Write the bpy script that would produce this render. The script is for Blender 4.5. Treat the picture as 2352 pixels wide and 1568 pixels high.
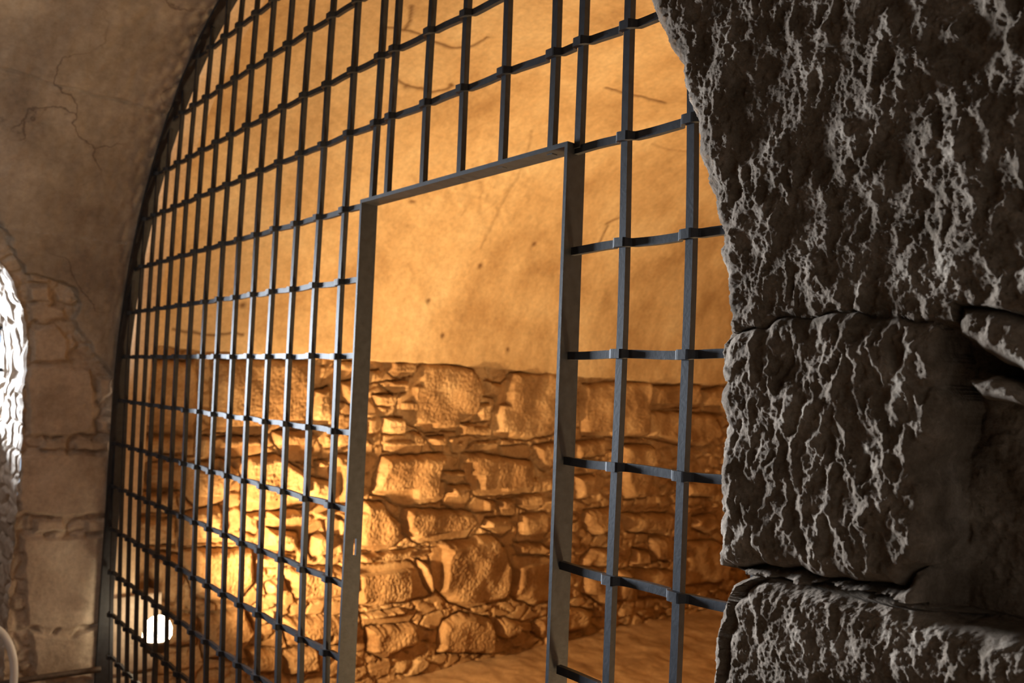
import bpy, bmesh, math
import numpy as np
from mathutils import Vector, Matrix

for o in list(bpy.data.objects): bpy.data.objects.remove(o)
S = bpy.context.scene
COL = S.collection

# ------------------------------------------------------------------ camera
FPX, YAW, PITCH, ROLL = 1931.4, 0.8682, 0.0533, 0.0390
CAM = np.array([0.0, -0.9637, 1.544])
def basis(yaw, pitch, roll):
    cy, sy, cp, sp = math.cos(yaw), math.sin(yaw), math.cos(pitch), math.sin(pitch)
    f = np.array([-sy*cp, cy*cp, sp]); r = np.array([cy, sy, 0.0]); u = np.cross(r, f)
    cr, sr = math.cos(roll), math.sin(roll)
    return np.array([cr*r+sr*u, -sr*r+cr*u, f])
MB_ = basis(YAW, PITCH, ROLL)
cd = bpy.data.cameras.new('camera'); cam = bpy.data.objects.new('camera', cd); COL.objects.link(cam)
m = Matrix.Identity(4)
for i in range(3):
    m[i][0] = MB_[0][i]; m[i][1] = MB_[1][i]; m[i][2] = -MB_[2][i]; m[i][3] = CAM[i]
cam.matrix_world = m
cd.sensor_width = 36.0; cd.lens = FPX/2352*36.0; cd.clip_start = 0.02
cd.dof.use_dof = True; cd.dof.focus_distance = 1.15; cd.dof.aperture_fstop = 7.0
S.camera = cam

# ------------------------------------------------------------------ view, world, lights
S.view_settings.view_transform = 'Standard'; S.view_settings.look = 'None'
S.view_settings.gamma = 1.0; S.view_settings.use_curve_mapping = False
S.view_settings.exposure = 0.0
w = bpy.data.worlds.new('daylight'); S.world = w; w.use_nodes = True
bg = w.node_tree.nodes['Background']; bg.inputs[0].default_value = (0.62, 0.78, 1.0, 1); bg.inputs[1].default_value = 0.9

def light(name, kind, loc, target, energy, color, size=None, **kw):
    L = bpy.data.lights.new(name, kind); o = bpy.data.objects.new(name, L); COL.objects.link(o)
    o.location = loc
    o.rotation_euler = (Vector(target)-Vector(loc)).to_track_quat('-Z', 'Y').to_euler()
    L.energy = energy; L.color = color
    if kind == 'AREA': L.shape = 'RECTANGLE'; L.size, L.size_y = size
    elif size is not None: L.shadow_soft_size = size
    for k, v in kw.items(): setattr(L, k, v)
    return o
# daylight falling in through the window in the left wall
light('window_daylight', 'AREA', (-6.6, -1.0, 1.95), (-0.5, -0.35, 1.5), 2200, (0.82, 0.90, 1.0), (1.2, 1.3))
# floodlight on the cell floor behind the grille at the left, warm halogen
light('floodlight_beam', 'SPOT', (-3.22, 0.16, 0.62), (-3.0, 2.7, 1.50), 300, (1.0, 0.60, 0.25), 0.03, spot_size=math.radians(128), spot_blend=1.0)
# second halogen floodlight on the cell floor, hidden by the right-hand masonry
light('cell_floodlight', 'SPOT', (-0.76, 0.36, 0.22), (-1.76, 1.46, 2.82), 265, (1.0, 0.66, 0.32), 0.11, spot_size=math.radians(122), spot_blend=0.8)
# unseen fill light added to brighten the passage, left of the viewer
light('passage_fill', 'POINT', (-2.6, -1.25, 2.2), (-3.3, -0.2, 1.6), 7.5, (1.0, 0.92, 0.85), 0.15)

# ------------------------------------------------------------------ helpers
def props(o, label=None, cat=None, kind=None, group=None):
    if label: o['label'] = label
    if cat: o['category'] = cat
    if kind: o['kind'] = kind
    if group: o['group'] = group
    return o
def mesh_obj(name, V, F, mat, parent=None, smooth=False):
    me = bpy.data.meshes.new(name)
    V = np.asarray(V, dtype=np.float32); me.vertices.add(len(V)); me.vertices.foreach_set('co', V.ravel())
    if isinstance(F, np.ndarray):
        n = len(F); me.loops.add(n*4); me.loops.foreach_set('vertex_index', F.astype(np.int32).ravel())
        me.polygons.add(n); me.polygons.foreach_set('loop_start', np.arange(0, n*4, 4, dtype=np.int32))
        me.update(calc_edges=True)
    else:
        me = bpy.data.meshes.new(name); me.from_pydata([tuple(map(float, v)) for v in V], [], F); me.update()
    if smooth: me.polygons.foreach_set('use_smooth', np.ones(len(me.polygons), dtype=bool))
    me.materials.append(mat)
    o = bpy.data.objects.new(name, me); COL.objects.link(o)
    if parent: o.parent = parent
    return o
def empty(name, loc=(0, 0, 0)):
    o = bpy.data.objects.new(name, None); o.location = loc; COL.objects.link(o); return o
def merge(parts):
    V, F, k = [], [], 0
    for v, f in parts:
        v = list(v); V += v; F += [tuple(i+k for i in q) for q in f]; k += len(v)
    return V, F
def box(x0, x1, y0, y1, z0, z1):
    V = [(x, y, z) for x in (x0, x1) for y in (y0, y1) for z in (z0, z1)]
    F = [(0, 1, 3, 2), (4, 6, 7, 5), (0, 4, 5, 1), (2, 3, 7, 6), (0, 2, 6, 4), (1, 5, 7, 3)]
    return V, F
def sweep(P, A, B):
    """rectangular rod along points P, half-size vectors A and B at every point"""
    P = np.asarray(P); A = np.broadcast_to(A, P.shape); B = np.broadcast_to(B, P.shape)
    V = []; F = []
    for p, a, b in zip(P, A, B): V += [p-a-b, p+a-b, p+a+b, p-a+b]
    n = len(P)
    for i in range(n-1):
        for k in range(4):
            F.append((4*i+k, 4*i+(k+1) % 4, 4*i+4+(k+1) % 4, 4*i+4+k))
    F.append((3, 2, 1, 0)); F.append((4*n-4, 4*n-3, 4*n-2, 4*n-1))
    return V, F
def tube(P, r, n=12):
    P = np.asarray(P, float); V = []; F = []
    for i, p in enumerate(P):
        t = P[min(i+1, len(P)-1)]-P[max(i-1, 0)]; t = t/np.linalg.norm(t)
        a = np.cross(t, [0.31, 0.2, 0.93]); a /= np.linalg.norm(a); b = np.cross(t, a)
        for k in range(n):
            w_ = 2*math.pi*k/n; V.append(p+r*(math.cos(w_)*a+math.sin(w_)*b))
    for i in range(len(P)-1):
        for k in range(n): F.append((i*n+k, i*n+(k+1) % n, (i+1)*n+(k+1) % n, (i+1)*n+k))
    F.append(tuple(range(n))[::-1]); F.append(tuple((len(P)-1)*n+k for k in range(n)))
    return V, F
def lathe(prof, n=32):
    V = []; F = []
    for r, z in prof:
        for k in range(n): a = 2*math.pi*k/n; V.append((r*math.cos(a), r*math.sin(a), z))
    for i in range(len(prof)-1):
        for k in range(n): F.append((i*n+k, i*n+(k+1) % n, (i+1)*n+(k+1) % n, (i+1)*n+k))
    F.append(tuple(range(n))[::-1]); F.append(tuple((len(prof)-1)*n+k for k in range(n)))
    return V, F

# ---- numpy noise
def _h(ix, iy, s):
    n = (ix*374761393+iy*668265263+s*2147483647//7) & 0xffffffff
    n = ((n ^ (n >> 13))*1274126177) & 0xffffffff
    n = ((n ^ (n >> 16))*2246822519) & 0xffffffff
    return ((n ^ (n >> 15)) & 0xffffff)/float(0x1000000)
def perlin(x, y, s=0):
    xi = np.floor(x).astype(np.int64); yi = np.floor(y).astype(np.int64); xf = x-xi; yf = y-yi
    u = xf*xf*xf*(xf*(xf*6-15)+10); v = yf*yf*yf*(yf*(yf*6-15)+10)
    def g(a, b):
        t = _h(xi+a, yi+b, s)*2*np.pi
        return np.cos(t)*(xf-a)+np.sin(t)*(yf-b)
    n0 = g(0, 0)*(1-u)+g(1, 0)*u; n1 = g(0, 1)*(1-u)+g(1, 1)*u
    return (n0*(1-v)+n1*v)*1.5
def fbm(x, y, o=4, s=0, ridged=False, gain=0.5):
    t = 0; a = 1.0; tot = 0
    for k in range(o):
        n = perlin(x, y, s+k*17)
        if ridged: n = 1-2*np.abs(n)
        t = t+a*n; tot += a; a *= gain; x = x*2.03+3.7; y = y*2.03+1.3
    return t/tot
def worley(x, y, s=0, jit=0.9):
    xi = np.floor(x).astype(np.int64); yi = np.floor(y).astype(np.int64)
    f1 = np.full(x.shape, 9.0); f2 = f1.copy(); idx = np.zeros(x.shape)
    for a in (-1, 0, 1):
        for b in (-1, 0, 1):
            px = xi+a+0.5+jit*(_h(xi+a, yi+b, s)-0.5); py = yi+b+0.5+jit*(_h(xi+a, yi+b, s+91)-0.5)
            d = np.hypot(px-x, py-y); r = _h(xi+a, yi+b, s+7)
            c = d < f1
            f2 = np.where(c, f1, np.minimum(f2, d)); idx = np.where(c, r, idx); f1 = np.where(c, d, f1)
    return f1, f2, idx
def sstep(a, b, x):
    t = np.clip((x-a)/(b-a), 0, 1); return t*t*(3-2*t)
def polydist(X, Y, P):
    """signed distance, positive inside"""
    d = np.full(X.shape, 1e9); ins = np.zeros(X.shape, bool); n = len(P)
    for i in range(n):
        x0, y0 = P[i]; x1, y1 = P[(i+1) % n]; ex, ey = x1-x0, y1-y0
        t = np.clip(((X-x0)*ex+(Y-y0)*ey)/(ex*ex+ey*ey+1e-12), 0, 1)
        d = np.minimum(d, np.hypot(X-x0-t*ex, Y-y0-t*ey))
        c = ((y0 > Y) != (y1 > Y)) & (X < (ex*(Y-y0)/(ey if abs(ey) > 1e-9 else 1e-9)+x0)); ins ^= c
    return np.where(ins, d, -d)
def grid_faces(n, mm, off=0, flip=False):
    i, j = np.meshgrid(np.arange(n-1), np.arange(mm-1), indexing='ij'); a = i*mm+j+off
    F = np.stack([a, a+mm, a+mm+1, a+1], -1).reshape(-1, 4)
    return F[:, ::-1] if flip else F

# ------------------------------------------------------------------ materials
def mat(name):
    m = bpy.data.materials.new(name); m.use_nodes = True
    nt = m.node_tree; b = nt.nodes['Principled BSDF']; return m, nt, b
def N(nt, t, **kw):
    n = nt.nodes.new(t)
    for k, v in kw.items():
        if k in n.inputs: n.inputs[k].default_value = v
        else: setattr(n, k, v)
    return n
def ramp(nt, fac, stops):
    r = nt.nodes.new('ShaderNodeValToRGB'); e = r.color_ramp.elements
    e[0].position, e[0].color = stops[0][0], (*stops[0][1], 1); e[1].position, e[1].color = stops[-1][0], (*stops[-1][1], 1)
    for p, c in stops[1:-1]:
        q = e.new(p); q.color = (*c, 1)
    nt.links.new(fac, r.inputs[0]); return r
def stone_mat(name, dark, mid, light_, scale=6.0, bump=0.004, fine=90.0, rough=0.9, cracks=None, crack_col=(0.1, 0.07, 0.045), stretch=(1, 1, 1)):
    m, nt, b = mat(name); L = nt.links.new
    tc = N(nt, 'ShaderNodeTexCoord'); mp = N(nt, 'ShaderNodeMapping'); mp.inputs['Scale'].default_value = stretch
    L(tc.outputs['Object'], mp.inputs[0])
    n1 = N(nt, 'ShaderNodeTexNoise', Scale=scale, Detail=8.0, Roughness=0.62); L(mp.outputs[0], n1.inputs['Vector'])
    r = ramp(nt, n1.outputs[0], [(0.28, dark), (0.5, mid), (0.72, light_)])
    n2 = N(nt, 'ShaderNodeTexNoise', Scale=fine, Detail=6.0, Roughness=0.7); L(tc.outputs['Object'], n2.inputs['Vector'])
    r2 = ramp(nt, n2.outputs[0], [(0.3, (0.72, 0.72, 0.72)), (0.7, (1.12, 1.12, 1.12))])
    mx = N(nt, 'ShaderNodeMix', data_type='RGBA', blend_type='MULTIPLY'); mx.inputs[0].default_value = 0.8
    L(r.outputs[0], mx.inputs[6]); L(r2.outputs[0], mx.inputs[7]); out = mx.outputs[2]
    if cracks:
        nd = N(nt, 'ShaderNodeTexNoise', Scale=cracks*2.5, Detail=5.0); L(tc.outputs['Object'], nd.inputs['Vector'])
        va = N(nt, 'ShaderNodeVectorMath', operation='MULTIPLY_ADD'); va.inputs[1].default_value = (0.35,)*3
        L(nd.outputs['Color'], va.inputs[0]); L(tc.outputs['Object'], va.inputs[2])
        vo = N(nt, 'ShaderNodeTexVoronoi', feature='DISTANCE_TO_EDGE', Scale=cracks); L(va.outputs[0], vo.inputs['Vector'])
        cr = ramp(nt, vo.outputs['Distance'], [(0.0, (1, 1, 1)), (0.012, (0, 0, 0))])
        ng = N(nt, 'ShaderNodeTexNoise', Scale=cracks*1.1, Detail=3.0); L(tc.outputs['Object'], ng.inputs['Vector'])
        gr = ramp(nt, ng.outputs[0], [(0.52, (0, 0, 0)), (0.62, (1, 1, 1))])
        mm_ = N(nt, 'ShaderNodeMath', operation='MULTIPLY'); L(cr.outputs[0], mm_.inputs[0]); L(gr.outputs[0], mm_.inputs[1])
        m3 = N(nt, 'ShaderNodeMath', operation='MULTIPLY'); L(mm_.outputs[0], m3.inputs[0]); m3.inputs[1].default_value = 0.75
        m2 = N(nt, 'ShaderNodeMix', data_type='RGBA'); L(m3.outputs[0], m2.inputs[0]); L(out, m2.inputs[6]); m2.inputs[7].default_value = (*crack_col, 1); out = m2.outputs[2]
    L(out, b.inputs['Base Color']); b.inputs['Roughness'].default_value = rough
    b.inputs['Specular IOR Level'].default_value = 0.25
    n3 = N(nt, 'ShaderNodeTexNoise', Scale=fine*0.5, Detail=9.0, Roughness=0.68); L(tc.outputs['Object'], n3.inputs['Vector'])
    bp = N(nt, 'ShaderNodeBump', Strength=0.9, Distance=bump); L(n3.outputs[0], bp.inputs['Height']); L(bp.outputs[0], b.inputs['Normal'])
    return m
M_rubble = stone_mat('cell rubble limestone', (0.25, 0.14, 0.065), (0.43, 0.275, 0.145), (0.62, 0.45, 0.27), 5, 0.006, 80)
M_vault = stone_mat('cell lime plaster', (0.42, 0.27, 0.135), (0.66, 0.49, 0.29), (0.80, 0.66, 0.44), 2.2, 0.003, 45)
M_rib = stone_mat('smooth cream render', (0.50, 0.35, 0.22), (0.64, 0.48, 0.32), (0.76, 0.63, 0.47), 3, 0.001, 60)
M_wall = stone_mat('passage limestone', (0.30, 0.23, 0.175), (0.47, 0.38, 0.30), (0.58, 0.49, 0.40), 5, 0.004, 60)
M_ceil = stone_mat('passage old plaster', (0.20, 0.155, 0.125), (0.35, 0.295, 0.24), (0.49, 0.425, 0.36), 3.0, 0.005, 50, cracks=1.9, crack_col=(0.1, 0.07, 0.06))
M_pil = stone_mat('hewn limestone', (0.10, 0.075, 0.05), (0.20, 0.155, 0.115), (0.38, 0.32, 0.255), 20, 0.0055, 230)
M_floor = stone_mat('earth floor', (0.30, 0.19, 0.105), (0.42, 0.28, 0.16), (0.52, 0.37, 0.23), 4, 0.004, 50)
def stain_mix(m):
    nt = m.node_tree; b = nt.nodes['Principled BSDF']; src = b.inputs['Base Color'].links[0].from_socket
    a = N(nt, 'ShaderNodeAttribute', attribute_name='stain'); mx = N(nt, 'ShaderNodeMix', data_type='RGBA')
    nt.links.new(a.outputs['Fac'], mx.inputs[0]); nt.links.new(src, mx.inputs[6]); mx.inputs[7].default_value = (0.16, 0.085, 0.04, 1)
    nt.links.new(mx.outputs[2], b.inputs['Base Color'])
stain_mix(M_vault)
def metal(name, col, rough, bumpd=0.0006, metallic=0.55):
    m, nt, b = mat(name); L = nt.links.new
    tc = N(nt, 'ShaderNodeTexCoord'); n = N(nt, 'ShaderNodeTexNoise', Scale=60.0, Detail=6.0); L(tc.outputs['Object'], n.inputs['Vector'])
    r = ramp(nt, n.outputs[0], [(0.3, tuple(c*0.75 for c in col)), (0.7, tuple(c*1.3 for c in col))]); L(r.outputs[0], b.inputs['Base Color'])
    b.inputs['Metallic'].default_value = metallic; b.inputs['Roughness'].default_value = rough
    n2 = N(nt, 'ShaderNodeTexNoise', Scale=180.0, Detail=4.0); L(tc.outputs['Object'], n2.inputs['Vector'])
    bp = N(nt, 'ShaderNodeBump', Strength=0.5, Distance=bumpd); L(n2.outputs[0], bp.inputs['Height']); L(bp.outputs[0], b.inputs['Normal'])
    return m
M_iron = metal('black painted wrought iron', (0.022, 0.024, 0.030), 0.58, metallic=0.0)
M_iron.node_tree.nodes['Principled BSDF'].inputs['Specular IOR Level'].default_value = 0.28
M_rail = metal('rusty brown rail iron', (0.10, 0.075, 0.06), 0.6)
def emis(name, col, st):
    m, nt, b = mat(name); b.inputs['Base Color'].default_value = (*col, 1)
    b.inputs['Emission Color'].default_value = (*col, 1); b.inputs['Emission Strength'].default_value = st; return m
M_bulb = emis('lit halogen glass', (1.0, 0.80, 0.52), 30.0)
m_, nt_, b_ = mat('white plastic hose'); b_.inputs['Base Color'].default_value = (0.8, 0.84, 0.9, 1); b_.inputs['Roughness'].default_value = 0.4; M_hose = m_
# outlines of the stones, metres on their wall
STONES = [[[1.485,1.645],[1.776,1.641],[1.847,1.573],[1.875,1.475],[1.824,1.367],[1.727,1.305],[1.535,1.293],[1.348,1.381],[1.356,1.431],[1.418,1.558]],[[2.025,1.542],[2.093,1.618],[2.453,1.643],[2.489,1.448],[2.484,1.292],[2.237,1.247],[1.979,1.268],[1.959,1.313],[1.993,1.459]],[[2.664,1.571],[2.959,1.599],[3.278,1.606],[3.299,1.504],[3.228,1.257],[2.679,1.262],[2.651,1.401]],[[3.296,1.58],[3.769,1.605],[3.813,1.457],[3.286,1.434]],[[3.827,1.572],[4.057,1.602],[4.104,1.414],[3.852,1.424]],[[3.286,1.418],[3.929,1.401],[3.994,1.238],[3.806,1.183],[3.534,1.21],[3.277,1.256]],[[1.278,1.241],[1.286,1.282],[1.463,1.289],[1.516,1.255],[1.509,1.196],[1.449,1.18],[1.29,1.2]],[[1.272,1.356],[1.379,1.356],[1.388,1.289],[1.28,1.29]],[[1.537,1.263],[1.631,1.262],[1.646,1.193],[1.603,1.194]],[[1.686,1.253],[1.818,1.269],[1.8,1.181],[1.722,1.191]],[[1.853,1.233],[2.028,1.24],[2.007,1.186],[1.95,1.151],[1.81,1.189]],[[2.042,1.203],[2.239,1.209],[2.255,1.143],[2.106,1.133],[2.05,1.157]],[[1.232,1.056],[1.282,1.167],[1.636,1.176],[1.643,1.046],[1.68,0.959],[1.617,0.928],[1.413,0.923],[1.225,0.999]],[[1.789,1.172],[1.926,1.169],[2.269,1.114],[2.311,1.047],[2.278,0.945],[1.88,0.943],[1.832,0.994],[1.759,1.112]],[[1.652,1.081],[1.783,1.076],[1.796,1.031],[1.709,1.022],[1.643,1.046]],[[1.699,1.009],[1.831,1.003],[1.835,0.941],[1.782,0.874],[1.66,0.917]],[[1.814,0.898],[1.881,0.93],[2.01,0.904],[2.0,0.86],[1.861,0.865]],[[2.033,0.912],[2.154,0.914],[2.158,0.831],[2.073,0.832]],[[2.172,0.923],[2.33,0.933],[2.359,0.855],[2.283,0.841],[2.181,0.876]],[[1.181,0.954],[1.276,0.94],[1.398,0.833],[1.422,0.757],[1.308,0.702],[1.175,0.731],[1.131,0.87]],[[1.424,0.906],[1.85,0.861],[1.888,0.796],[1.802,0.715],[1.524,0.723],[1.42,0.79],[1.406,0.866]],[[1.956,0.818],[2.122,0.815],[2.138,0.741],[2.067,0.719],[1.935,0.775]],[[2.208,0.818],[2.4,0.824],[2.429,0.765],[2.382,0.664],[2.178,0.682],[2.199,0.754]],[[1.285,1.644],[1.434,1.643],[1.437,1.584],[1.348,1.572],[1.298,1.595]],[[1.253,1.536],[1.389,1.548],[1.392,1.498],[1.323,1.488]],[[1.209,1.469],[1.324,1.472],[1.316,1.43],[1.23,1.429]],[[1.905,1.566],[2.012,1.551],[1.98,1.486],[1.909,1.494]],[[1.747,1.331],[1.94,1.34],[1.932,1.277],[1.75,1.278]],[[1.174,1.59],[1.235,1.597],[1.242,1.552],[1.177,1.533]],[[1.866,1.439],[1.935,1.44],[1.933,1.358],[1.87,1.358]],[[2.29,1.208],[2.433,1.225],[2.478,1.128],[2.388,1.063],[2.308,1.113]],[[1.598,0.708],[1.714,0.714],[1.984,0.726],[2.082,0.654],[2.136,0.539],[2.133,0.358],[1.877,0.348],[1.731,0.403],[1.619,0.494],[1.591,0.641]],[[1.143,0.655],[1.468,0.637],[1.543,0.562],[1.601,0.454],[1.479,0.445],[1.284,0.439],[1.153,0.473]],[[2.158,0.592],[2.493,0.549],[2.519,0.306],[2.31,0.306],[2.157,0.382],[2.176,0.489]],[[2.167,0.665],[2.37,0.646],[2.438,0.583],[2.207,0.606]],[[1.177,0.691],[1.28,0.697],[1.567,0.694],[1.589,0.666],[1.368,0.655],[1.188,0.666]],[[1.508,0.641],[1.571,0.618],[1.621,0.46],[1.543,0.562]],[[1.202,0.403],[1.431,0.402],[1.522,0.381],[1.484,0.337],[1.215,0.346]],[[1.233,0.343],[1.516,0.316],[1.53,0.231],[1.422,0.208],[1.327,0.184],[1.249,0.229]],[[1.693,0.306],[1.822,0.33],[1.995,0.278],[2.059,0.17],[2.04,0.084],[1.659,0.15],[1.665,0.234]],[[2.054,0.27],[2.226,0.226],[2.204,0.165],[2.132,0.15],[2.071,0.177]],[[2.328,0.201],[2.469,0.227],[2.517,0.068],[2.343,0.143]],[[2.715,0.813],[2.996,0.815],[3.003,0.67],[2.794,0.667],[2.705,0.744]],[[3.008,1.207],[3.313,1.191],[3.335,1.083],[3.295,0.87],[3.071,0.862],[3.001,1.041]],[[2.597,1.223],[2.855,1.239],[2.874,1.147],[2.63,1.123]],[[2.606,1.026],[2.777,1.019],[2.769,0.899],[2.641,0.886]],[[2.701,0.527],[2.799,0.577],[2.948,0.553],[2.953,0.451],[2.717,0.486]],[[2.749,0.424],[2.909,0.415],[2.903,0.235],[2.725,0.328]],[[3.015,0.424],[3.139,0.41],[3.116,0.227],[3.008,0.241]],[[3.165,0.543],[3.312,0.507],[3.3,0.413],[3.138,0.431]],[[3.706,0.536],[4.005,0.52],[4.165,0.459],[4.155,0.227],[3.719,0.246]],[[3.772,0.698],[3.997,0.705],[4.06,0.608],[3.926,0.584],[3.775,0.631]],[[3.688,0.95],[3.988,0.925],[3.992,0.832],[3.711,0.848]],[[3.06,0.769],[3.503,0.739],[3.509,0.608],[3.096,0.663]],[[3.203,0.403],[3.52,0.368],[3.528,0.193],[3.243,0.231]],[[3.324,0.602],[3.528,0.584],[3.534,0.431],[3.347,0.451]],[[2.439,0.034],[2.455,0.258],[2.603,0.256],[2.817,0.197],[2.75,0.108],[2.542,0.112]],[[0.407,1.607],[0.856,1.63],[0.866,1.444],[0.866,1.331],[0.594,1.274],[0.436,1.303],[0.411,1.436]],[[0.075,1.586],[0.335,1.598],[0.35,1.434],[0.337,1.287],[0.097,1.299]],[[0.99,1.63],[1.13,1.637],[1.127,1.562],[1.022,1.546]],[[1.016,1.533],[1.128,1.543],[1.126,1.449],[1.085,1.43],[1.02,1.466]],[[0.884,1.487],[0.956,1.501],[0.973,1.325],[0.886,1.325]],[[0.424,1.226],[0.449,1.269],[0.612,1.273],[0.658,1.21],[0.624,1.182],[0.436,1.198]],[[0.702,1.296],[0.855,1.301],[0.909,1.277],[0.863,1.158],[0.785,1.166],[0.718,1.243]],[[0.915,1.157],[0.969,1.161],[0.987,1.076],[0.933,1.084]],[[0.57,1.178],[0.721,1.191],[0.852,1.111],[0.873,0.968],[0.735,0.947],[0.578,0.941],[0.563,1.099]],[[0.307,1.152],[0.471,1.18],[0.544,1.128],[0.482,1.002],[0.383,0.965],[0.313,1.055]],[[0.16,1.168],[0.295,1.174],[0.308,1.056],[0.176,1.073]],[[0.298,0.949],[0.466,0.976],[0.504,0.824],[0.316,0.825]],[[0.578,0.935],[0.68,0.939],[0.702,0.881],[0.637,0.846],[0.582,0.873]],[[0.692,0.939],[0.862,0.933],[0.882,0.82],[0.808,0.762],[0.693,0.818]],[[1.008,1.184],[1.12,1.182],[1.132,0.952],[1.02,0.971]],[[0.88,1.086],[1.002,1.057],[0.993,0.961],[0.885,0.997]],[[0.103,1.278],[0.333,1.271],[0.331,1.2],[0.117,1.221]],[[0.132,1.049],[0.271,1.041],[0.286,0.971],[0.141,0.975]],[[0.365,1.27],[0.41,1.27],[0.404,1.182],[0.365,1.183]],[[0.133,0.945],[0.278,0.934],[0.284,0.833],[0.149,0.84]],[[0.317,0.805],[0.623,0.775],[0.649,0.637],[0.577,0.557],[0.462,0.572],[0.382,0.615],[0.343,0.727]],[[0.69,0.86],[0.83,0.831],[0.84,0.754],[0.683,0.77]],[[0.908,0.813],[0.967,0.826],[1.005,0.751],[0.927,0.716]],[[0.788,0.667],[0.877,0.675],[1.072,0.647],[1.121,0.52],[0.952,0.512],[0.853,0.537]],[[0.673,0.736],[0.734,0.742],[0.743,0.695],[0.682,0.696]],[[0.704,0.619],[0.753,0.625],[0.756,0.573],[0.713,0.578]],[[0.788,0.448],[0.996,0.429],[1.128,0.397],[1.134,0.287],[0.833,0.325]],[[0.41,0.515],[0.608,0.519],[0.644,0.413],[0.621,0.305],[0.448,0.336]],[[0.63,0.343],[0.771,0.313],[0.789,0.218],[0.654,0.244]],[[0.182,0.797],[0.297,0.785],[0.335,0.675],[0.298,0.594],[0.202,0.639]],[[0.226,0.573],[0.388,0.518],[0.395,0.399],[0.256,0.422]],[[0.809,0.301],[0.964,0.286],[0.983,0.182],[0.828,0.194]]]
BLOCKS = [[[-0.322,1.547],[-0.21,1.559],[-0.103,1.543],[-0.082,1.46],[-0.076,1.318],[-0.162,1.285],[-0.308,1.295]],[[-0.332,1.229],[-0.188,1.229],[-0.012,1.217],[-0.004,1.124],[0.004,0.989],[-0.159,0.987],[-0.315,1.01]],[[-0.299,0.927],[-0.154,0.91],[0.002,0.908],[0.009,0.787],[0.019,0.578],[-0.118,0.558],[-0.265,0.597]],[[-0.25,0.579],[-0.117,0.538],[-0.012,0.566],[0.031,0.535],[0.042,0.35],[-0.225,0.401]],[[-0.326,1.687],[-0.239,1.71],[-0.187,1.664],[-0.185,1.573],[-0.304,1.559]],[[-0.337,1.775],[-0.276,1.781],[-0.216,1.767],[-0.205,1.729],[-0.328,1.711]],[[-0.345,1.839],[-0.284,1.854],[-0.263,1.799],[-0.338,1.783]],[[-0.351,1.896],[-0.28,1.879],[-0.274,1.86],[-0.346,1.852]],[[-0.078,1.511],[-0.02,1.521],[-0.016,1.462],[-0.066,1.41]],[[-0.067,1.36],[-0.008,1.343],[-0.005,1.292],[-0.064,1.31]],[[-0.146,1.274],[-0.015,1.267],[-0.012,1.228],[-0.136,1.234]],[[-0.26,0.983],[-0.159,0.984],[-0.148,0.931],[-0.257,0.935]],[[-0.09,0.97],[0.003,0.972],[0.006,0.918],[-0.08,0.925]],[[-0.25,1.278],[-0.161,1.274],[-0.159,1.236],[-0.262,1.238]]]
PLEDGE = [(-0.40, 1.95), (-0.36, 1.887), (-0.28, 1.879), (-0.205, 1.855), (-0.167, 1.791), (-0.19, 1.731), (-0.128, 1.643), (-0.067, 1.57), (-0.02, 1.513), (0.2, 1.50), (0.2, 5.0), (-3.0, 5.0), (-3.0, 1.2), (-1.5, 1.2), (-1.5, 2.3), (-0.6, 2.3), (-0.46, 2.05)]
SIL = [(2.096, -0.716), (2.059, -0.711), (2.012, -0.691), (1.966, -0.669), (1.891, -0.639), (1.84, -0.628), (1.789, -0.613), (1.734, -0.596), (1.702, -0.589), (1.68, -0.581), (1.65, -0.581), (1.616, -0.583), (1.604, -0.595), (1.547, -0.594), (1.496, -0.59), (1.445, -0.593), (1.42, -0.594), (1.396, -0.587), (1.37, -0.591), (1.345, -0.593), (1.344, -0.566), (1.344, -0.544), (1.326, -0.572), (1.304, -0.584), (1.275, -0.591), (1.245, -0.594), (1.211, -0.594)]
MAIN = [(-0.588, 1.601), (-0.567, 1.617), (-0.522, 1.631), (-0.432, 1.636), (-0.374, 1.624), (-0.349, 1.62), (-0.339, 1.53), (-0.355, 1.472), (-0.351, 1.423), (-0.358, 1.389), (-0.391, 1.36), (-0.455, 1.356), (-0.532, 1.355), (-0.586, 1.342), (-0.6, 1.496)]
LOW = [(-0.59, 1.198), (-0.579, 1.307), (-0.559, 1.33), (-0.537, 1.344), (-0.455, 1.351), (-0.391, 1.354), (-0.326, 1.34), (-0.272, 1.338), (-0.224, 1.308)]
SLABP = [(-0.333, 1.637), (-0.31, 1.636), (-0.225, 1.609), (-0.225, 1.529), (-0.273, 1.568), (-0.306, 1.591), (-0.333, 1.608)]
PEB = [(-0.327, 1.567), (-0.299, 1.572), (-0.27, 1.561), (-0.274, 1.541), (-0.313, 1.55)]
CRACKS = [[(0.572, 3.233), (0.641, 3.256), (0.675, 3.263), (0.728, 3.254), (0.783, 3.246), (0.832, 3.248), (0.892, 3.266), (0.932, 3.297), (0.963, 3.367)], [(0.651, 3.256), (0.644, 3.31), (0.608, 3.379)], [(0.739, 3.03), (0.82, 3.004), (0.92, 3.006)], [(0.932, 3.003), (0.981, 3.028), (1.008, 3.07)], [(1.643, 3.338), (1.721, 3.343), (1.842, 3.365), (1.993, 3.378)], [(2.36, 2.561), (2.395, 2.592), (2.419, 2.615)], [(2.412, 2.377), (2.39, 2.475), (2.384, 2.553)], [(1.515, 2.974), (1.563, 2.903), (1.626, 2.697), (1.632, 2.512), (1.634, 2.41), (1.628, 2.283)], [(1.133, 2.456), (1.157, 2.454)], [(0.212, 1.72), (0.339, 1.711), (0.507, 1.732)], [(2.2, 3.113), (2.34, 3.109), (2.505, 3.149)]]
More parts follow.
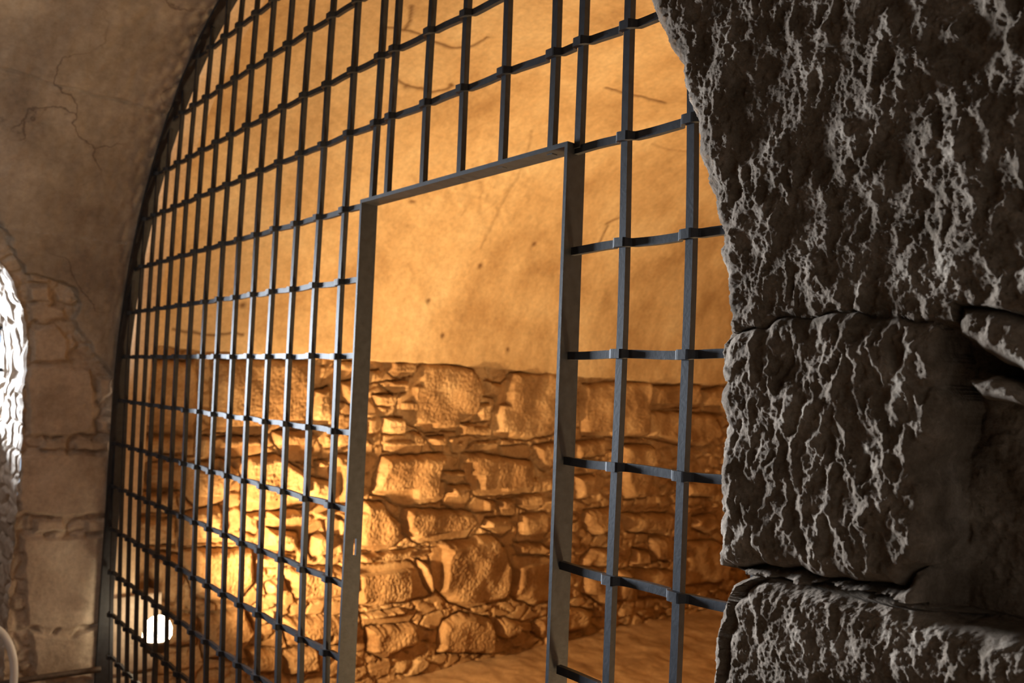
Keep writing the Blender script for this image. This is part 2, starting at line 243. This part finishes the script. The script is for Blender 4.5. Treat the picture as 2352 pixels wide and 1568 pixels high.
SPOTS = [(1.673, 2.19), (2.016, 1.755), (0.821, 3.004), (0.996, 3.066), (1.564, 1.797), (0.487, 1.857), (1.955, 2.36), (1.423, 1.97)]
# ------------------------------------------------------------------ room shell
RX, RZ, RR = -2.06, 1.40, 1.45            # axis and radius of the barrel vault
def profile(s, r):
    """point and outward normal of the vault's cross-section; s = height along the left side"""
    a = np.clip((s-RZ)/r, 0, None)
    x = RX-r*np.cos(a); z = np.where(s < RZ, s, RZ+r*np.sin(a))
    return x, z, np.cos(a), -np.sin(a)     # inward normal (into the room)
def surf(Y, Sg, H, r):
    x, z, nx, nz = profile(Sg, r)
    return np.stack([x+nx*H, Y, z+nz*H], -1).reshape(-1, 3)
HALF = RR*math.pi/2

# --- passage: left wall and its vault, with a window opening
def outer_height(Y, Z):
    nx = 0.006*perlin(Y*22, Z*22, 3); nz = 0.006*perlin(Y*22, Z*22, 4)
    y, z = Y+nx, Z+nz
    h = np.full(Y.shape, -0.027)+0.008*fbm(Y*16, Z*16, 3, 6)+0.004*fbm(Y*40, Z*40, 4, 5)
    f1, f2, idx = worley(y*13, z*17, 11); small = sstep(0.0, 0.4, f2-f1)*0.019*(0.2+0.8*idx)
    h = h+small
    for k, P in enumerate(BLOCKS):
        d = polydist(y, z, P); up = sstep(-0.004, 0.013, d)
        hk = 0.002+0.004*math.sin(k*2.3)+0.0025*fbm(Y*25+k, Z*25, 4, 20+k)
        h = np.where(up > 0, h*(1-up)+hk*up, h)
    dl = polydist(y+0.012*perlin(Y*30, Z*30, 8), z, PLEDGE)
    pl = 0.004+0.005*fbm(Y*6, Z*6, 3, 9)+0.004*fbm(Y*28, Z*18, 5, 12)
    up = sstep(-0.004, 0.012, dl)
    h = h*(1-up)+pl*up
    # long crack at the daywork joint high on the vault
    c = np.abs(Z-(2.60-0.05*(Y+0.3)+0.012*perlin(Y*9, Y*0, 31)))
    h = h-0.012*np.exp(-(c/0.005)**2)+np.where(Z > 2.6, 0.004, 0.0)
    return h
WY, WZ, WR, WH = -0.89, 1.50, 0.568, 0.55  # window: centre, springing, half width, rise
def wedge(z):
    return np.where(z < WZ, WR, WR*np.clip(1-np.clip((z-WZ)/WH, 0, 1)**2.6, 0, 1)**(1/2.6))
parts = []
def patch(yl, yr, s0, s1, ny, ns):
    s = np.linspace(s0, s1, ns); u = np.linspace(0, 1, ny)
    Sg = np.repeat(s[:, None], ny, 1)
    Y = yl(Sg)*(1-u)[None, :]+yr(Sg)*u[None, :]
    return Y, Sg
K = lambda v: (lambda s: np.full(s.shape, v))
jag = lambda s: 0.007*perlin(s*14, s*0+2.5, 40)+0.004*perlin(s*45, s*0+1.5, 41)
P1 = patch(lambda s: WY+wedge(s)+jag(s), K(0.015), 0.0, WZ+WH-0.002, 130, 700)
P2 = patch(K(-2.6), K(0.015), WZ+WH-0.002, RZ+HALF, 420, 300)
P3 = patch(K(-2.6), lambda s: WY-wedge(s)+jag(s+5), 0.0, WZ+WH-0.002, 60, 200)
Vs, Fs, off = [], [], 0
for Y, Sg in (P1, P2, P3):
    Vs.append(surf(Y, Sg, outer_height(Y, Sg), RR)); Fs.append(grid_faces(*Y.shape, off)); off += Y.size
# the wall below the spring line and its vault are one shell, split into wall and ceiling faces at the plaster
V = np.concatenate(Vs); F = np.concatenate(Fs)
wl = mesh_obj('wall_left', V, F, M_wall, smooth=True)
wl.data.materials.append(M_ceil)
cz = V[F].mean(1); yc, zc = cz[:, 1], cz[:, 2]
plz = polydist(yc, np.where(zc > 1.4, 1.4+RR*np.arcsin(np.clip((zc-1.4)/RR, -1, 1)), zc), PLEDGE) > 0
wl.data.polygons.foreach_set('material_index', plz.astype(np.int32))
props(wl, 'left passage wall of pale squared blocks rising into a plastered vault', kind='structure')
# window reveal: a splayed band running out through the wall
zz = np.concatenate([np.linspace(0.0, WZ, 260)]); tt = np.linspace(0, math.pi, 160)[1:]
sc_ = lambda v: np.sign(v)*np.abs(v)**(2/2.6)
az_ = WZ+WH*sc_(np.sin(tt))
py = np.concatenate([WY+WR+jag(zz), WY+WR*sc_(np.cos(tt))+jag(az_)*np.abs(np.cos(tt)), (WY-WR+jag(zz+5))[::-1][1:]])
pz = np.concatenate([zz, az_, zz[::-1][1:]])
dd = np.linspace(0, 0.50, 60)
A = np.arange(len(py))/40.0
V = []
ny_ = np.gradient(pz); nz_ = -np.gradient(py); ln = np.hypot(ny_, nz_)+1e-9; ny_ /= ln; nz_ /= ln
x0 = np.array([profile(np.array(max(z, 0.0)), RR)[0] if z < RZ else RX-math.sqrt(max(RR**2-(z-RZ)**2, 0.01)) for z in pz], float)
for k, d in enumerate(dd):
    h = (0.014*fbm(A*2.2, A*0+d*7, 4, 60)+0.012*(sstep(0.03, 0.2, np.subtract(*worley(A*2.6, A*0+d*8, 61)[1::-1]))-0.6))*min(1, d/0.03+0.2)
    V.append(np.stack([x0-0.004-d, py-ny_*(0.0+h)+0*d, pz-nz_*h], -1))
V = np.stack(V, 1).reshape(-1, 3)
rv = mesh_obj('window_1', V, grid_faces(len(py), len(dd), flip=True), M_wall, smooth=True)
props(rv, 'deep arched window opening in the left wall with rough stone reveals', kind='structure')

# iron lattice in that window
wg = props(empty('window_grille', (-3.98, WY, 1.0)), 'dark iron window grille against daylight at the left edge', 'grille')
for y in np.arange(WY-0.45, WY+0.50, 0.15):
    h = WH*(1-abs((y-WY)/WR)**2.6)**(1/2.6)+WZ+0.02
    V, F = box(-0.009, 0.009, y-0.008-WY, y+0.008-WY, 0.27, h-1.0); mesh_obj('vertical_bar', V, F, M_iron, wg)
for z in np.arange(1.36, 2.03, 0.17):
    hw = float(wedge(np.array(z)))+0.02
    V, F = box(0.006, 0.018, -hw, hw, z-0.008-1.0, z+0.008-1.0); mesh_obj('horizontal_bar', V, F, M_iron, wg)

# parapet under the window
yp, zp = np.meshgrid(np.linspace(WY-WR-0.05, WY+WR+0.05, 120), np.linspace(-0.02, 1.29, 130), indexing='ij')
f1, f2, idx = worley(yp*6, zp*8, 300)
Va = np.stack([-3.97+0.02*sstep(0, 0.2, f2-f1)+0.006*fbm(yp*20, zp*20, 4, 301), yp, zp], -1).reshape(-1, 3)
xp, yp2 = np.meshgrid(np.linspace(-4.25, -3.955, 30), np.linspace(WY-WR-0.05, WY+WR+0.05, 80), indexing='ij')
Vb = np.stack([xp, yp2, 1.285+0.006*fbm(xp*12, yp2*12, 4, 302)], -1).reshape(-1, 3)
pp = mesh_obj('wall_left', np.concatenate([Va, Vb]), np.concatenate([grid_faces(*yp.shape), grid_faces(*xp.shape, len(Va))]), M_wall, smooth=True)
props(pp, 'low stone parapet with sill closing the foot of the window opening', kind='structure')

# --- cell: rubble wall with plaster vault above
def rubble_height(Y, Z):
    y = Y+0.010*perlin(Y*13, Z*13, 1)+0.004*perlin(Y*40, Z*40, 2); z = Z+0.008*perlin(Y*13, Z*13, 5)+0.004*perlin(Y*40, Z*40, 6)
    rough = fbm(Y*75, Z*75, 4, 7, gain=0.65)+0.5*np.clip(fbm(Y*26, Z*26, 3, 77), -0.4, 0.1)
    h = -0.055+0.012*fbm(Y*9, Z*9, 3, 8)+0.006*rough
    for sc, sd, am in ((11, 21, 0.040), (20, 22, 0.022)):
        f1, f2, idx = worley(y*sc*0.8, z*sc*1.25, sd)
        h = np.maximum(h, -0.060+am*0.4+sstep(0.03, 0.33, f2-f1)*am*(0.5+0.7*idx)+0.006*rough)
    for k, P in enumerate(STONES):
        P = np.array(P); c = P.mean(0); size = min(np.ptp(P[:, 0]), np.ptp(P[:, 1]))
        if c[0] > 4.6: continue
        b = (Y > P[:, 0].min()-0.05) & (Y < P[:, 0].max()+0.05) & (Z > P[:, 1].min()-0.05) & (Z < P[:, 1].max()+0.05)
        if not b.any(): continue
        yy, z_ = y[b], z[b]; d = polydist(yy, z_, P)+0.004
        w_ = min(0.040, size*0.26); t = np.clip(d/w_, 0, 1)
        dome = np.sqrt(np.clip(1-(1-t)**2, 0, 1))
        r1, r2, r3 = _h(np.int64(k), np.int64(3), 1), _h(np.int64(k), np.int64(5), 2), _h(np.int64(k), np.int64(9), 3)
        top = 0.012+0.022*r1*min(1, size/0.15)+0.0075*rough[b]+0.026*fbm(yy*5+k*3.1, z_*5, 2, 70+k)+(yy-c[0])*(r2-0.5)*0.20+(z_-c[1])*(r3-0.60)*0.28
        hk = -0.068+dome*(0.068+1.15*top)
        hb = h[b]; h[b] = np.where(d > 0, np.maximum(hb, hk) if size < 0.09 else hk, np.minimum(hb, -0.026-0.040*sstep(0.014, 0.0, -d)))
    return h
ZT = 1.655
ys = np.concatenate([np.linspace(0.03, 2.2, 560), np.linspace(2.2, 5.3, 420)[1:]]); zs = np.linspace(-0.05, 1.70, 380)
Y, Z = np.meshgrid(ys, zs, indexing='ij')
H = rubble_height(Y, Z)
V = np.stack([-3.58+H-0.05*sstep(1.2, 1.7, Z)*0, Y, Z], -1).reshape(-1, 3)
wb = mesh_obj('wall_back', V, grid_faces(*Y.shape), M_rubble, smooth=True)
props(wb, 'rubble stone wall of the cell behind the grille, large and small boulders in mortar', kind='structure')

RC = 1.525
s0 = RZ+RC*math.asin((1.645-RZ)/RC)
ss = np.concatenate([[s0-0.002, s0], np.linspace(s0+0.004, RZ+RC*math.pi/2, 330), np.linspace(RZ+RC*math.pi/2, RZ+RC*math.pi, 60)[1:]]); ys2 = np.linspace(0.03, 5.3, 620)
Sg, Y = np.meshgrid(ss, ys2, indexing='ij')
a = (Sg-RZ)/RC
edge = 0.016*perlin(Y*3.2, Y*0+0.5, 90)+0.008*perlin(Y*14, Y*0+0.5, 91)-0.035*sstep(1.6, 3.0, Y)
H = 0.010*fbm(Y*1.7, Sg*1.7, 4, 95)+0.0035*fbm(Y*9, Sg*9, 4, 96)
H = H-0.010*sstep(0.55, 0.35, np.abs(fbm(Y*2.1, Sg*2.1, 3, 97))*3)*sstep(2.1, 2.6, Sg)*sstep(2.2, 1.2, Y)*0.5
yw, sw = Y+0.010*fbm(Y*12, Sg*12, 3, 140), Sg+0.010*fbm(Y*12, Sg*12, 3, 141)
stain = np.zeros(Y.shape)
for k, c in enumerate(CRACKS):
    for (y0, q0), (y1, q1) in zip(c[:-1], c[1:]):
        ex, ey = y1-y0, q1-q0; t = np.clip(((yw-y0)*ex+(sw-q0)*ey)/(ex*ex+ey*ey), 0, 1)
        stain = np.maximum(stain, np.exp(-(np.hypot(yw-y0-t*ex, sw-q0-t*ey)/0.007)**2)*(0.35 if k in (7, 10) else 0.9))
for y0, q0 in SPOTS: stain = np.maximum(stain, np.exp(-(np.hypot(yw-y0, sw-q0)/0.013)**2))
H = H-0.006*stain
rough_patch = np.exp(-(((Y-1.45)/0.35)**2+((Sg-2.62)/0.22)**2))
H = H+0.012*rough_patch*fbm(Y*16, Sg*16, 4, 142)
low = np.clip(1-(Sg-s0)/0.25, 0, 1)
Zoff = edge*low
x = RX-(RC-H)*np.cos(a); z = RZ+(RC-H)*np.sin(a)+Zoff
x[0] = -3.66                                 # lower edge turns back to the wall
V = np.stack([x, Y, z], -1).reshape(-1, 3)
cv = mesh_obj('ceiling', V, grid_faces(*Y.shape), M_vault, smooth=True)
at = cv.data.attributes.new('stain', 'FLOAT', 'POINT'); at.data.foreach_set('value', stain.astype(np.float32).ravel())
props(cv, 'barrel vault of golden lime plaster over the cell behind the grille', kind='structure')

# smooth band framing the arch just behind the grille
rb = []; ri = RR+0.012
arc = np.concatenate([[0.0], np.linspace(0, math.pi, 140)])
V = []; F = []
def ribpt(i, r):
    if i == 0: return RX-r, 0.66
    t = arc[i]; return RX-r*math.cos(t), RZ+r*math.sin(t)
n = len(arc)
for i in range(n):
    for r, y in ((ri, 0.028), (ri, 0.118), (RR+0.20, 0.118), (RR+0.20, 0.028)):
        xx, zz_ = ribpt(i, r); V.append((xx, y, zz_))
for i in range(n-1):
    for k in range(4): F.append((4*i+k, 4*i+4+k, 4*i+4+(k+1) % 4, 4*i+(k+1) % 4))
F.append((0, 1, 2, 3)); F.append((4*n-1, 4*n-2, 4*n-3, 4*n-4))
tr = mesh_obj('trim_1', V, F, M_rib)
props(tr, 'narrow smooth cream render band following the arch just behind the grille', kind='structure')
# block the band stands on
yb, zb = np.meshgrid(np.linspace(0.025, 0.21, 40), np.linspace(0.0, 0.665, 120), indexing='ij')
hb = 0.006*fbm(yb*14, zb*14, 4, 130)-0.02*(np.abs(zb-0.36) < 0.008)
V1 = np.stack([-3.50+hb, yb, zb], -1).reshape(-1, 3)
F1 = grid_faces(*yb.shape)
xb, yb2 = np.meshgrid(np.linspace(-3.66, -3.497, 20), np.linspace(0.025, 0.21, 30), indexing='ij')
V2 = np.stack([xb, yb2, 0.662+0.004*fbm(xb*20, yb2*20, 3, 131)], -1).reshape(-1, 3)
xb3, zb3 = np.meshgrid(np.linspace(-3.66, -3.50, 20), np.linspace(0.0, 0.665, 60), indexing='ij')
V3 = np.stack([xb3, np.full(xb3.shape, 0.21), zb3], -1).reshape(-1, 3)
t2 = mesh_obj('trim_2', np.concatenate([V1, V2, V3]), np.concatenate([F1, grid_faces(*xb.shape, len(V1)), grid_faces(*xb3.shape, len(V1)+len(V2), True)]), M_wall, smooth=False)
props(t2, 'squared stone footing block under the render band at the left end of the grille', kind='structure')

# remaining shell: right side and end of the cell, floors, passage walls
def slab(name, q, m_, label, nx=60, ny=60, amp=0.01, sc=6):
    a, b, c = map(np.array, q); u, v = np.meshgrid(np.linspace(0, 1, nx), np.linspace(0, 1, ny), indexing='ij')
    nrm = np.cross(b-a, c-a); nrm = nrm/np.linalg.norm(nrm)
    U = u*np.linalg.norm(b-a); W_ = v*np.linalg.norm(c-a)
    P = a+(b-a)*u[..., None]+(c-a)*v[..., None]+nrm*(amp*fbm(U*sc, W_*sc, 4, len(name)))[..., None]
    o = mesh_obj(name, P.reshape(-1, 3), grid_faces(nx, ny), m_, smooth=True); props(o, label, kind='structure'); return o
slab('wall_right', ((RX+RC, 0.0, -0.02), (RX+RC, 5.3, -0.02), (RX+RC, 0.0, 1.42)), M_rubble, 'right side wall of the cell', amp=0.015)
slab('wall_end', ((-3.7, 5.25, -0.02), (-0.5, 5.25, -0.02), (-3.7, 5.25, 3.0)), M_rubble, 'end wall of the cell', amp=0.015)
fl = slab('floor', ((-3.66, 0.0, 0.06), (-0.5, 0.0, 0.06), (-3.66, 5.3, 0.06)), M_floor, 'bare trodden earth floor of the cell', 260, 420, 0.022, 5)
slab('floor', ((-4.5, -3.0, 0.0), (1.6, -3.0, 0.0), (-4.5, 0.05, 0.0)), M_floor, 'earth floor of the passage in front of the grille', amp=0.008)
slab('ceiling', ((RX-0.02, -2.6, RZ+RR), (RX-0.02, 0.0, RZ+RR), (1.6, -2.6, RZ+RR)), M_ceil, 'flat plaster ceiling of the passage', amp=0.01)
slab('wall_front', ((-4.0, -2.58, 0.0), (-4.0, -2.58, 3.0), (1.6, -2.58, 0.0)), M_ceil, 'passage wall behind the viewer', amp=0.01)
slab('wall_right', ((1.55, -2.6, 0.0), (1.55, 0.0, 0.0), (1.55, -2.6, 3.0)), M_ceil, 'far right passage wall', amp=0.01)

# --- near masonry at the right edge of the arch
SILz = np.array([z for z, x in SIL][::-1]); SILx = np.array([x for z, x in SIL][::-1])
def xe(z):
    zz = np.array([0.0, 1.15]+list(SILz)+[2.2, 2.4, 2.6, 2.75, 2.83])
    xx = np.array([-0.60, -0.597]+list(SILx)+[-0.80, -1.00, -1.28, -1.60, -1.86])
    o = np.argsort(zz, kind='stable'); return np.interp(z, zz[o], xx[o])
zf = np.concatenate([np.linspace(0.0, 1.12, 90), np.linspace(1.12, 2.10, 760)[1:], np.linspace(2.10, 2.83, 120)[1:]])
tf = np.concatenate([np.linspace(-0.145, -0.002, 90), np.linspace(0.0, 0.46, 400), np.linspace(0.46, 2.1, 90)[1:]])
T, Z = np.meshgrid(tf, zf, indexing='ij')
rc = 0.022                                   # corner rounding
E = xe(Z)-0.003-0.007*sstep(1.60, 1.66, Z)
YF = -0.135
ang = np.clip(T/rc, 0, math.pi/2)            # 0: facing -x, pi/2: facing -y
xs = np.where(T < 0, E, np.where(T < rc*math.pi/2, E+rc*(1-np.cos(ang)), E+rc+(T-rc*math.pi/2)))
ysf = np.where(T < 0, YF+rc-T, np.where(T < rc*math.pi/2, YF+rc-rc*np.sin(ang), YF))
nxn = np.where(T < 0, -1.0, -np.cos(ang)); nyn = np.where(T < 0, 0.0, -np.sin(ang))
U = xs; 
d_main = polydist(U+0.006*perlin(U*40, Z*40, 200), Z+0.005*perlin(U*40, Z*40, 201), MAIN)
d_low = polydist(U+0.006*perlin(U*40, Z*40, 202), Z+0.004*perlin(U*40, Z*40, 203), LOW)
d_slab = polydist(U+0.006*perlin(U*40, Z*40, 204), Z+0.004*perlin(U*40, Z*40, 205), SLABP)
d_peb = polydist(U+0.003*perlin(U*60, Z*60, 206), Z+0.003*perlin(U*60, Z*60, 207), PEB)
# tool marks: short ridges leaning to the upright, plus granular crust
def tooled(U, Z, sx, sz, sd, lean=0.25):
    wx = U+0.012*fbm(U*26, Z*26, 5, sd+1, gain=0.62); wz = Z+0.014*fbm(U*26, Z*26, 5, sd+2, gain=0.62)
    p = perlin((wx+lean*wz)*sx, wz*sz, sd); q = perlin((wx-lean*wz)*sx*1.3, wz*sz*1.4, sd+5)
    return (1-np.abs(p)*2.2)*0.6+(1-np.abs(q)*2.2)*0.4
gran = fbm(U*120, Z*120, 4, 230, gain=0.7)
crumb = np.clip(fbm(U*210, Z*210, 3, 236, gain=0.75)-0.12, 0, 1)
tool = tooled(U, Z, 34, 15, 210)
tool2 = tooled(U, Z, 70, 30, 215, -0.2)
coarse = fbm(U*14, Z*9, 3, 240)
msk = 0.35+0.9*sstep(-0.15, 0.3, fbm(U*16, Z*12, 3, 244))
upper = 0.004+0.013*coarse+0.0070*msk*np.clip(tool, -0.4, 1)+0.0024*tool2+0.0030*gran+0.0045*crumb
base = upper
recess = -0.075+0.014*fbm(U*18, Z*18, 4, 250)+0.002*gran
isr = sstep(1.630, 1.600, Z+0.01*perlin(U*30, Z*30, 252))*sstep(-0.375, -0.345, U)
H = base*(1-isr)+recess*isr
fade = sstep(1.35, 1.30, Z)
H = H*(1-fade*isr)+(-0.006+0.008*coarse)*fade*isr
for d, hh, w_, t1, g1 in ((d_low, 0.000, 0.02, 0.0035, 0.0022), (d_main, 0.008, 0.022, 0.0075, 0.0012), (d_slab, 0.004, 0.016, 0.003, 0.0018), (d_peb, 0.004, 0.012, 0.002, 0.001)):
    t = np.clip(d/w_, 0, 1); dome = np.sqrt(np.clip(1-(1-t)**2, 0, 1))
    dip = np.where(Z > 1.56, 0.007, 0.030) if d is d_main else 0.030
    hk = -dip+dome*(dip+hh+t1*np.clip(tool, -0.5, 1)+0.45*t1*tool2+g1*1.6*gran+0.003*crumb+0.006*coarse)
    H = np.where(d > 0, hk, H)
joint = np.minimum(np.abs(d_main), 1)
H = H-0.018*np.exp(-(joint/0.0045)**2)*(0.15+0.85*sstep(1.45, 1.36, Z))
damp = np.where(T < 0, 0.5, 0.5+0.5*sstep(0, rc*1.6, T))   # the worn edge is smoother
damp = damp*(1+0*Z)
H = np.where(T < rc*1.6, np.clip(H, -0.012, 0.02)*damp, H*1.0)
H = H-0.004*(1-damp)
V = np.stack([xs+nxn*H, ysf+nyn*H, Z], -1).reshape(-1, 3)
mp_ = mesh_obj('wall_right', V, grid_faces(*T.shape, flip=True), M_pil, smooth=True)
props(mp_, 'massive rough hewn masonry at the right edge of the arch, nearest the viewer', kind='structure')

# ------------------------------------------------------------------ the grille
fa, ca = 2090.94, np.array([0, -0.9962, 1.5432]); BA = basis(0.8910, 0.0511, 0.0391)
def warp(X, Z):
    """bar nodes fitted to image pixels, lens barrel distortion baked into their positions: slightly bowed lattice in the plane y = 0"""
    q = BA @ (np.array([X, 0.0, Z])-ca); x, y = q[0]/q[2], -q[1]/q[2]; k = 1-0.1454*(x*x+y*y)
    v = np.array([fa*x*k/FPX, -fa*y*k/FPX, 1.0]) @ MB_
    t = -CAM[1]/v[1]; p = CAM+t*v; return p[0], p[2]
CX = {-10: -0.575, -9: -0.706, -8: -0.8367, -7: -0.9677, -6: -1.0749, -5: -1.1441, -4: -1.2809, -3: -1.4107, -2: -1.5395, -1: -1.6778, 0: -1.7406, 1: -1.8653, 2: -1.9956, 3: -2.1226, 4: -2.2507, 5: -2.3759, 6: -2.5013, 7: -2.6271, 8: -2.7495, 9: -2.8743, 10: -2.9961, 11: -3.1151, 12: -3.2345, 13: -3.3433, 14: -3.458, 15: -3.572, 16: -3.685}
ROW = lambda j: 1.6+0.17*j+{3: 0.008, 4: -0.008, 2: -0.003}.get(j, 0)
HW, HD = 0.0066, 0.0060                      # vertical bar half width, half depth
rng = np.random.RandomState(4)
GR = props(empty('iron_grille', (RX, 0, 0)), 'tall black wrought iron lattice grille with open doorway filling the stone arch', 'grille')
OFF = np.array([RX, 0, 0])
def gpart(name, parts, m_=M_iron):
    V, F = merge(parts); V = [np.asarray(v, float)-OFF for v in V]
    return mesh_obj(name, V, F, m_, GR)
def inside(x, z, r=RR-0.004):
    if x > -1.2: r = RR+0.05                 # the right end is let into the masonry
    return abs(x-RX) <= r and (z <= RZ or math.hypot(x-RX, z-RZ) <= r)
LJ, RJ = -1.664, -0.998                      # doorway jambs
ZL = 1.944                                   # lintel
for c in range(-10, 17):
    X = CX[c]; z0 = 0.02
    if -6 <= c <= 0: z0 = None
    P = []; zA = (0.02 if z0 is not None else ROW(2)+0.002)
    wob = rng.uniform(-0.002, 0.002, 3)
    while zA < 3.1:
        x, z = warp(X, zA); x += 0.0015*math.sin(zA*9+c)
        if c < -6: x = max(x, RJ+0.05)
        if not inside(x, z): 
            if z > RZ: break
            if not P: zA += 0.03; continue
        P.append((x, 0.0, z)); zA += 0.03
    if len(P) < 3: continue
    gpart('vertical_bar', [sweep(P, np.array([HW, 0, 0]), np.array([0, HD, 0]))])
def hrow(j, cA, cB, xl=None, xr=None):
    """flat bar threaded in front of the uprights, swelling at each crossing"""
    Zr = ROW(j)
    Xs = sorted(CX[c] for c in CX if not (j <= 2 and -6 <= c <= 0))
    P = []; Hh = []
    x = cA
    t = x
    while t < cB:
        w0 = warp(t, Zr)
        dn = min(abs(t-q) for q in Xs)
        y = 0.0015-0.0115*(0.5+0.5*math.cos(min(1.0, max(0.0, (dn-0.009)/0.012))*math.pi))
        xx, zz_ = w0
        ok = inside(xx, zz_) and (xl is None or xx > xl) and (xr is None or xx < xr)
        if ok: P.append((xx, y, zz_+0.0012*math.sin(t*31+j))); Hh.append(0.0064+0.0008*(y < -0.006))
        t += 0.0035
    if len(P) < 4: return
    P = np.array(P); B = np.zeros_like(P); B[:, 2] = Hh
    gpart('horizontal_bar', [sweep(P, np.array([0, 0.0046, 0]), B)])
for j in range(-9, 8):
    if j <= 1:
        hrow(j, -3.72, -1.55, xr=LJ-0.002); hrow(j, -1.12, -0.5, xl=RJ+0.004, xr=-0.60)
    elif j == 2:
        hrow(j, -3.72, -1.55, xr=LJ-0.002); hrow(j, -1.12, -0.5, xl=RJ+0.004, xr=-0.60)
    else: hrow(j, -3.72, -0.45, xr=-0.60)
# doorway: two deep flat jambs and a lintel; the left one has the slot for the latch
JD0, JD1, JT = -0.018, 0.024, 0.0035
gpart('door_jamb', [box(LJ-JT, LJ+JT, JD0, JD1, 0.0, 1.155), box(LJ-JT, LJ+JT, JD0, JD1, 1.192, ZL), box(LJ-JT, LJ+JT, JD0, 0.004, 1.155, 1.192), box(LJ-JT, LJ+JT, 0.011, JD1, 1.155, 1.192)])
gpart('door_jamb', [box(RJ-JT, RJ+JT, JD0, JD1, 0.0, ZL)])
gpart('lintel', [box(LJ-JT, RJ+JT, JD0, JD1, ZL, ZL+0.008)])
# flat iron hoop fixed round the arch
V = []; F = []; arc2 = [None]+list(np.linspace(0, math.pi*0.52, 90))
for i, t in enumerate(arc2):
    for r, y in ((RR-0.020, -0.022), (RR-0.020, 0.026), (RR-0.004, 0.026), (RR-0.004, -0.022)):
        if t is None: V.append((RX-r if i == 0 else RX+r, y, 0.0))
        else: V.append((RX-r*math.cos(t), y, RZ+r*math.sin(t)))
n = len(arc2)
for i in range(n-1):
    for k in range(4): F.append((4*i+k, 4*i+4+k, 4*i+4+(k+1) % 4, 4*i+(k+1) % 4))
F.append((0, 1, 2, 3)); F.append((4*n-1, 4*n-2, 4*n-3, 4*n-4))
gpart('arch_frame', [(V, F)])

# ------------------------------------------------------------------ the visible floodlight
fl_ = props(empty('floodlight', (-3.30, 0.135, 0.02)), 'glaring halogen floodlight on a stake behind the grille at lower left', 'light')
mesh_obj('stand', *tube([(0, 0, 0), (0, 0, 0.24), (0, 0, 0.49)], 0.011), M_rail, fl_)
V, F = lathe([(0.012, 0.47), (0.034, 0.475), (0.044, 0.49), (0.047, 0.515), (0.046, 0.522)]); mesh_obj('housing', V, F, M_rail, fl_, True)
V, F = lathe([(0.004, 0.515), (0.042, 0.517), (0.052, 0.535), (0.051, 0.563), (0.040, 0.590), (0.020, 0.605), (0.004, 0.609)]); mesh_obj('lens', V, F, M_bulb, fl_, True)

# rail against the left wall and the white hose beside the window
rl = mesh_obj('handrail', *merge([tube([(-3.44, -0.40, 0.43), (-3.44, -0.2, 0.427), (-3.44, -0.02, 0.42)], 0.011)]), M_rail)
props(rl, 'thin brown iron rail crossing the bottom of the left block wall', 'rail')
hz = mesh_obj('hose', *tube([(-3.42, -0.415+0.105*math.sin(t), 0.445+0.20*math.cos(t)) for t in np.linspace(-0.2, 1.75, 24)], 0.013), M_hose, smooth=True)
props(hz, 'curved white plastic hose at the bottom left corner beside the window', 'hose')
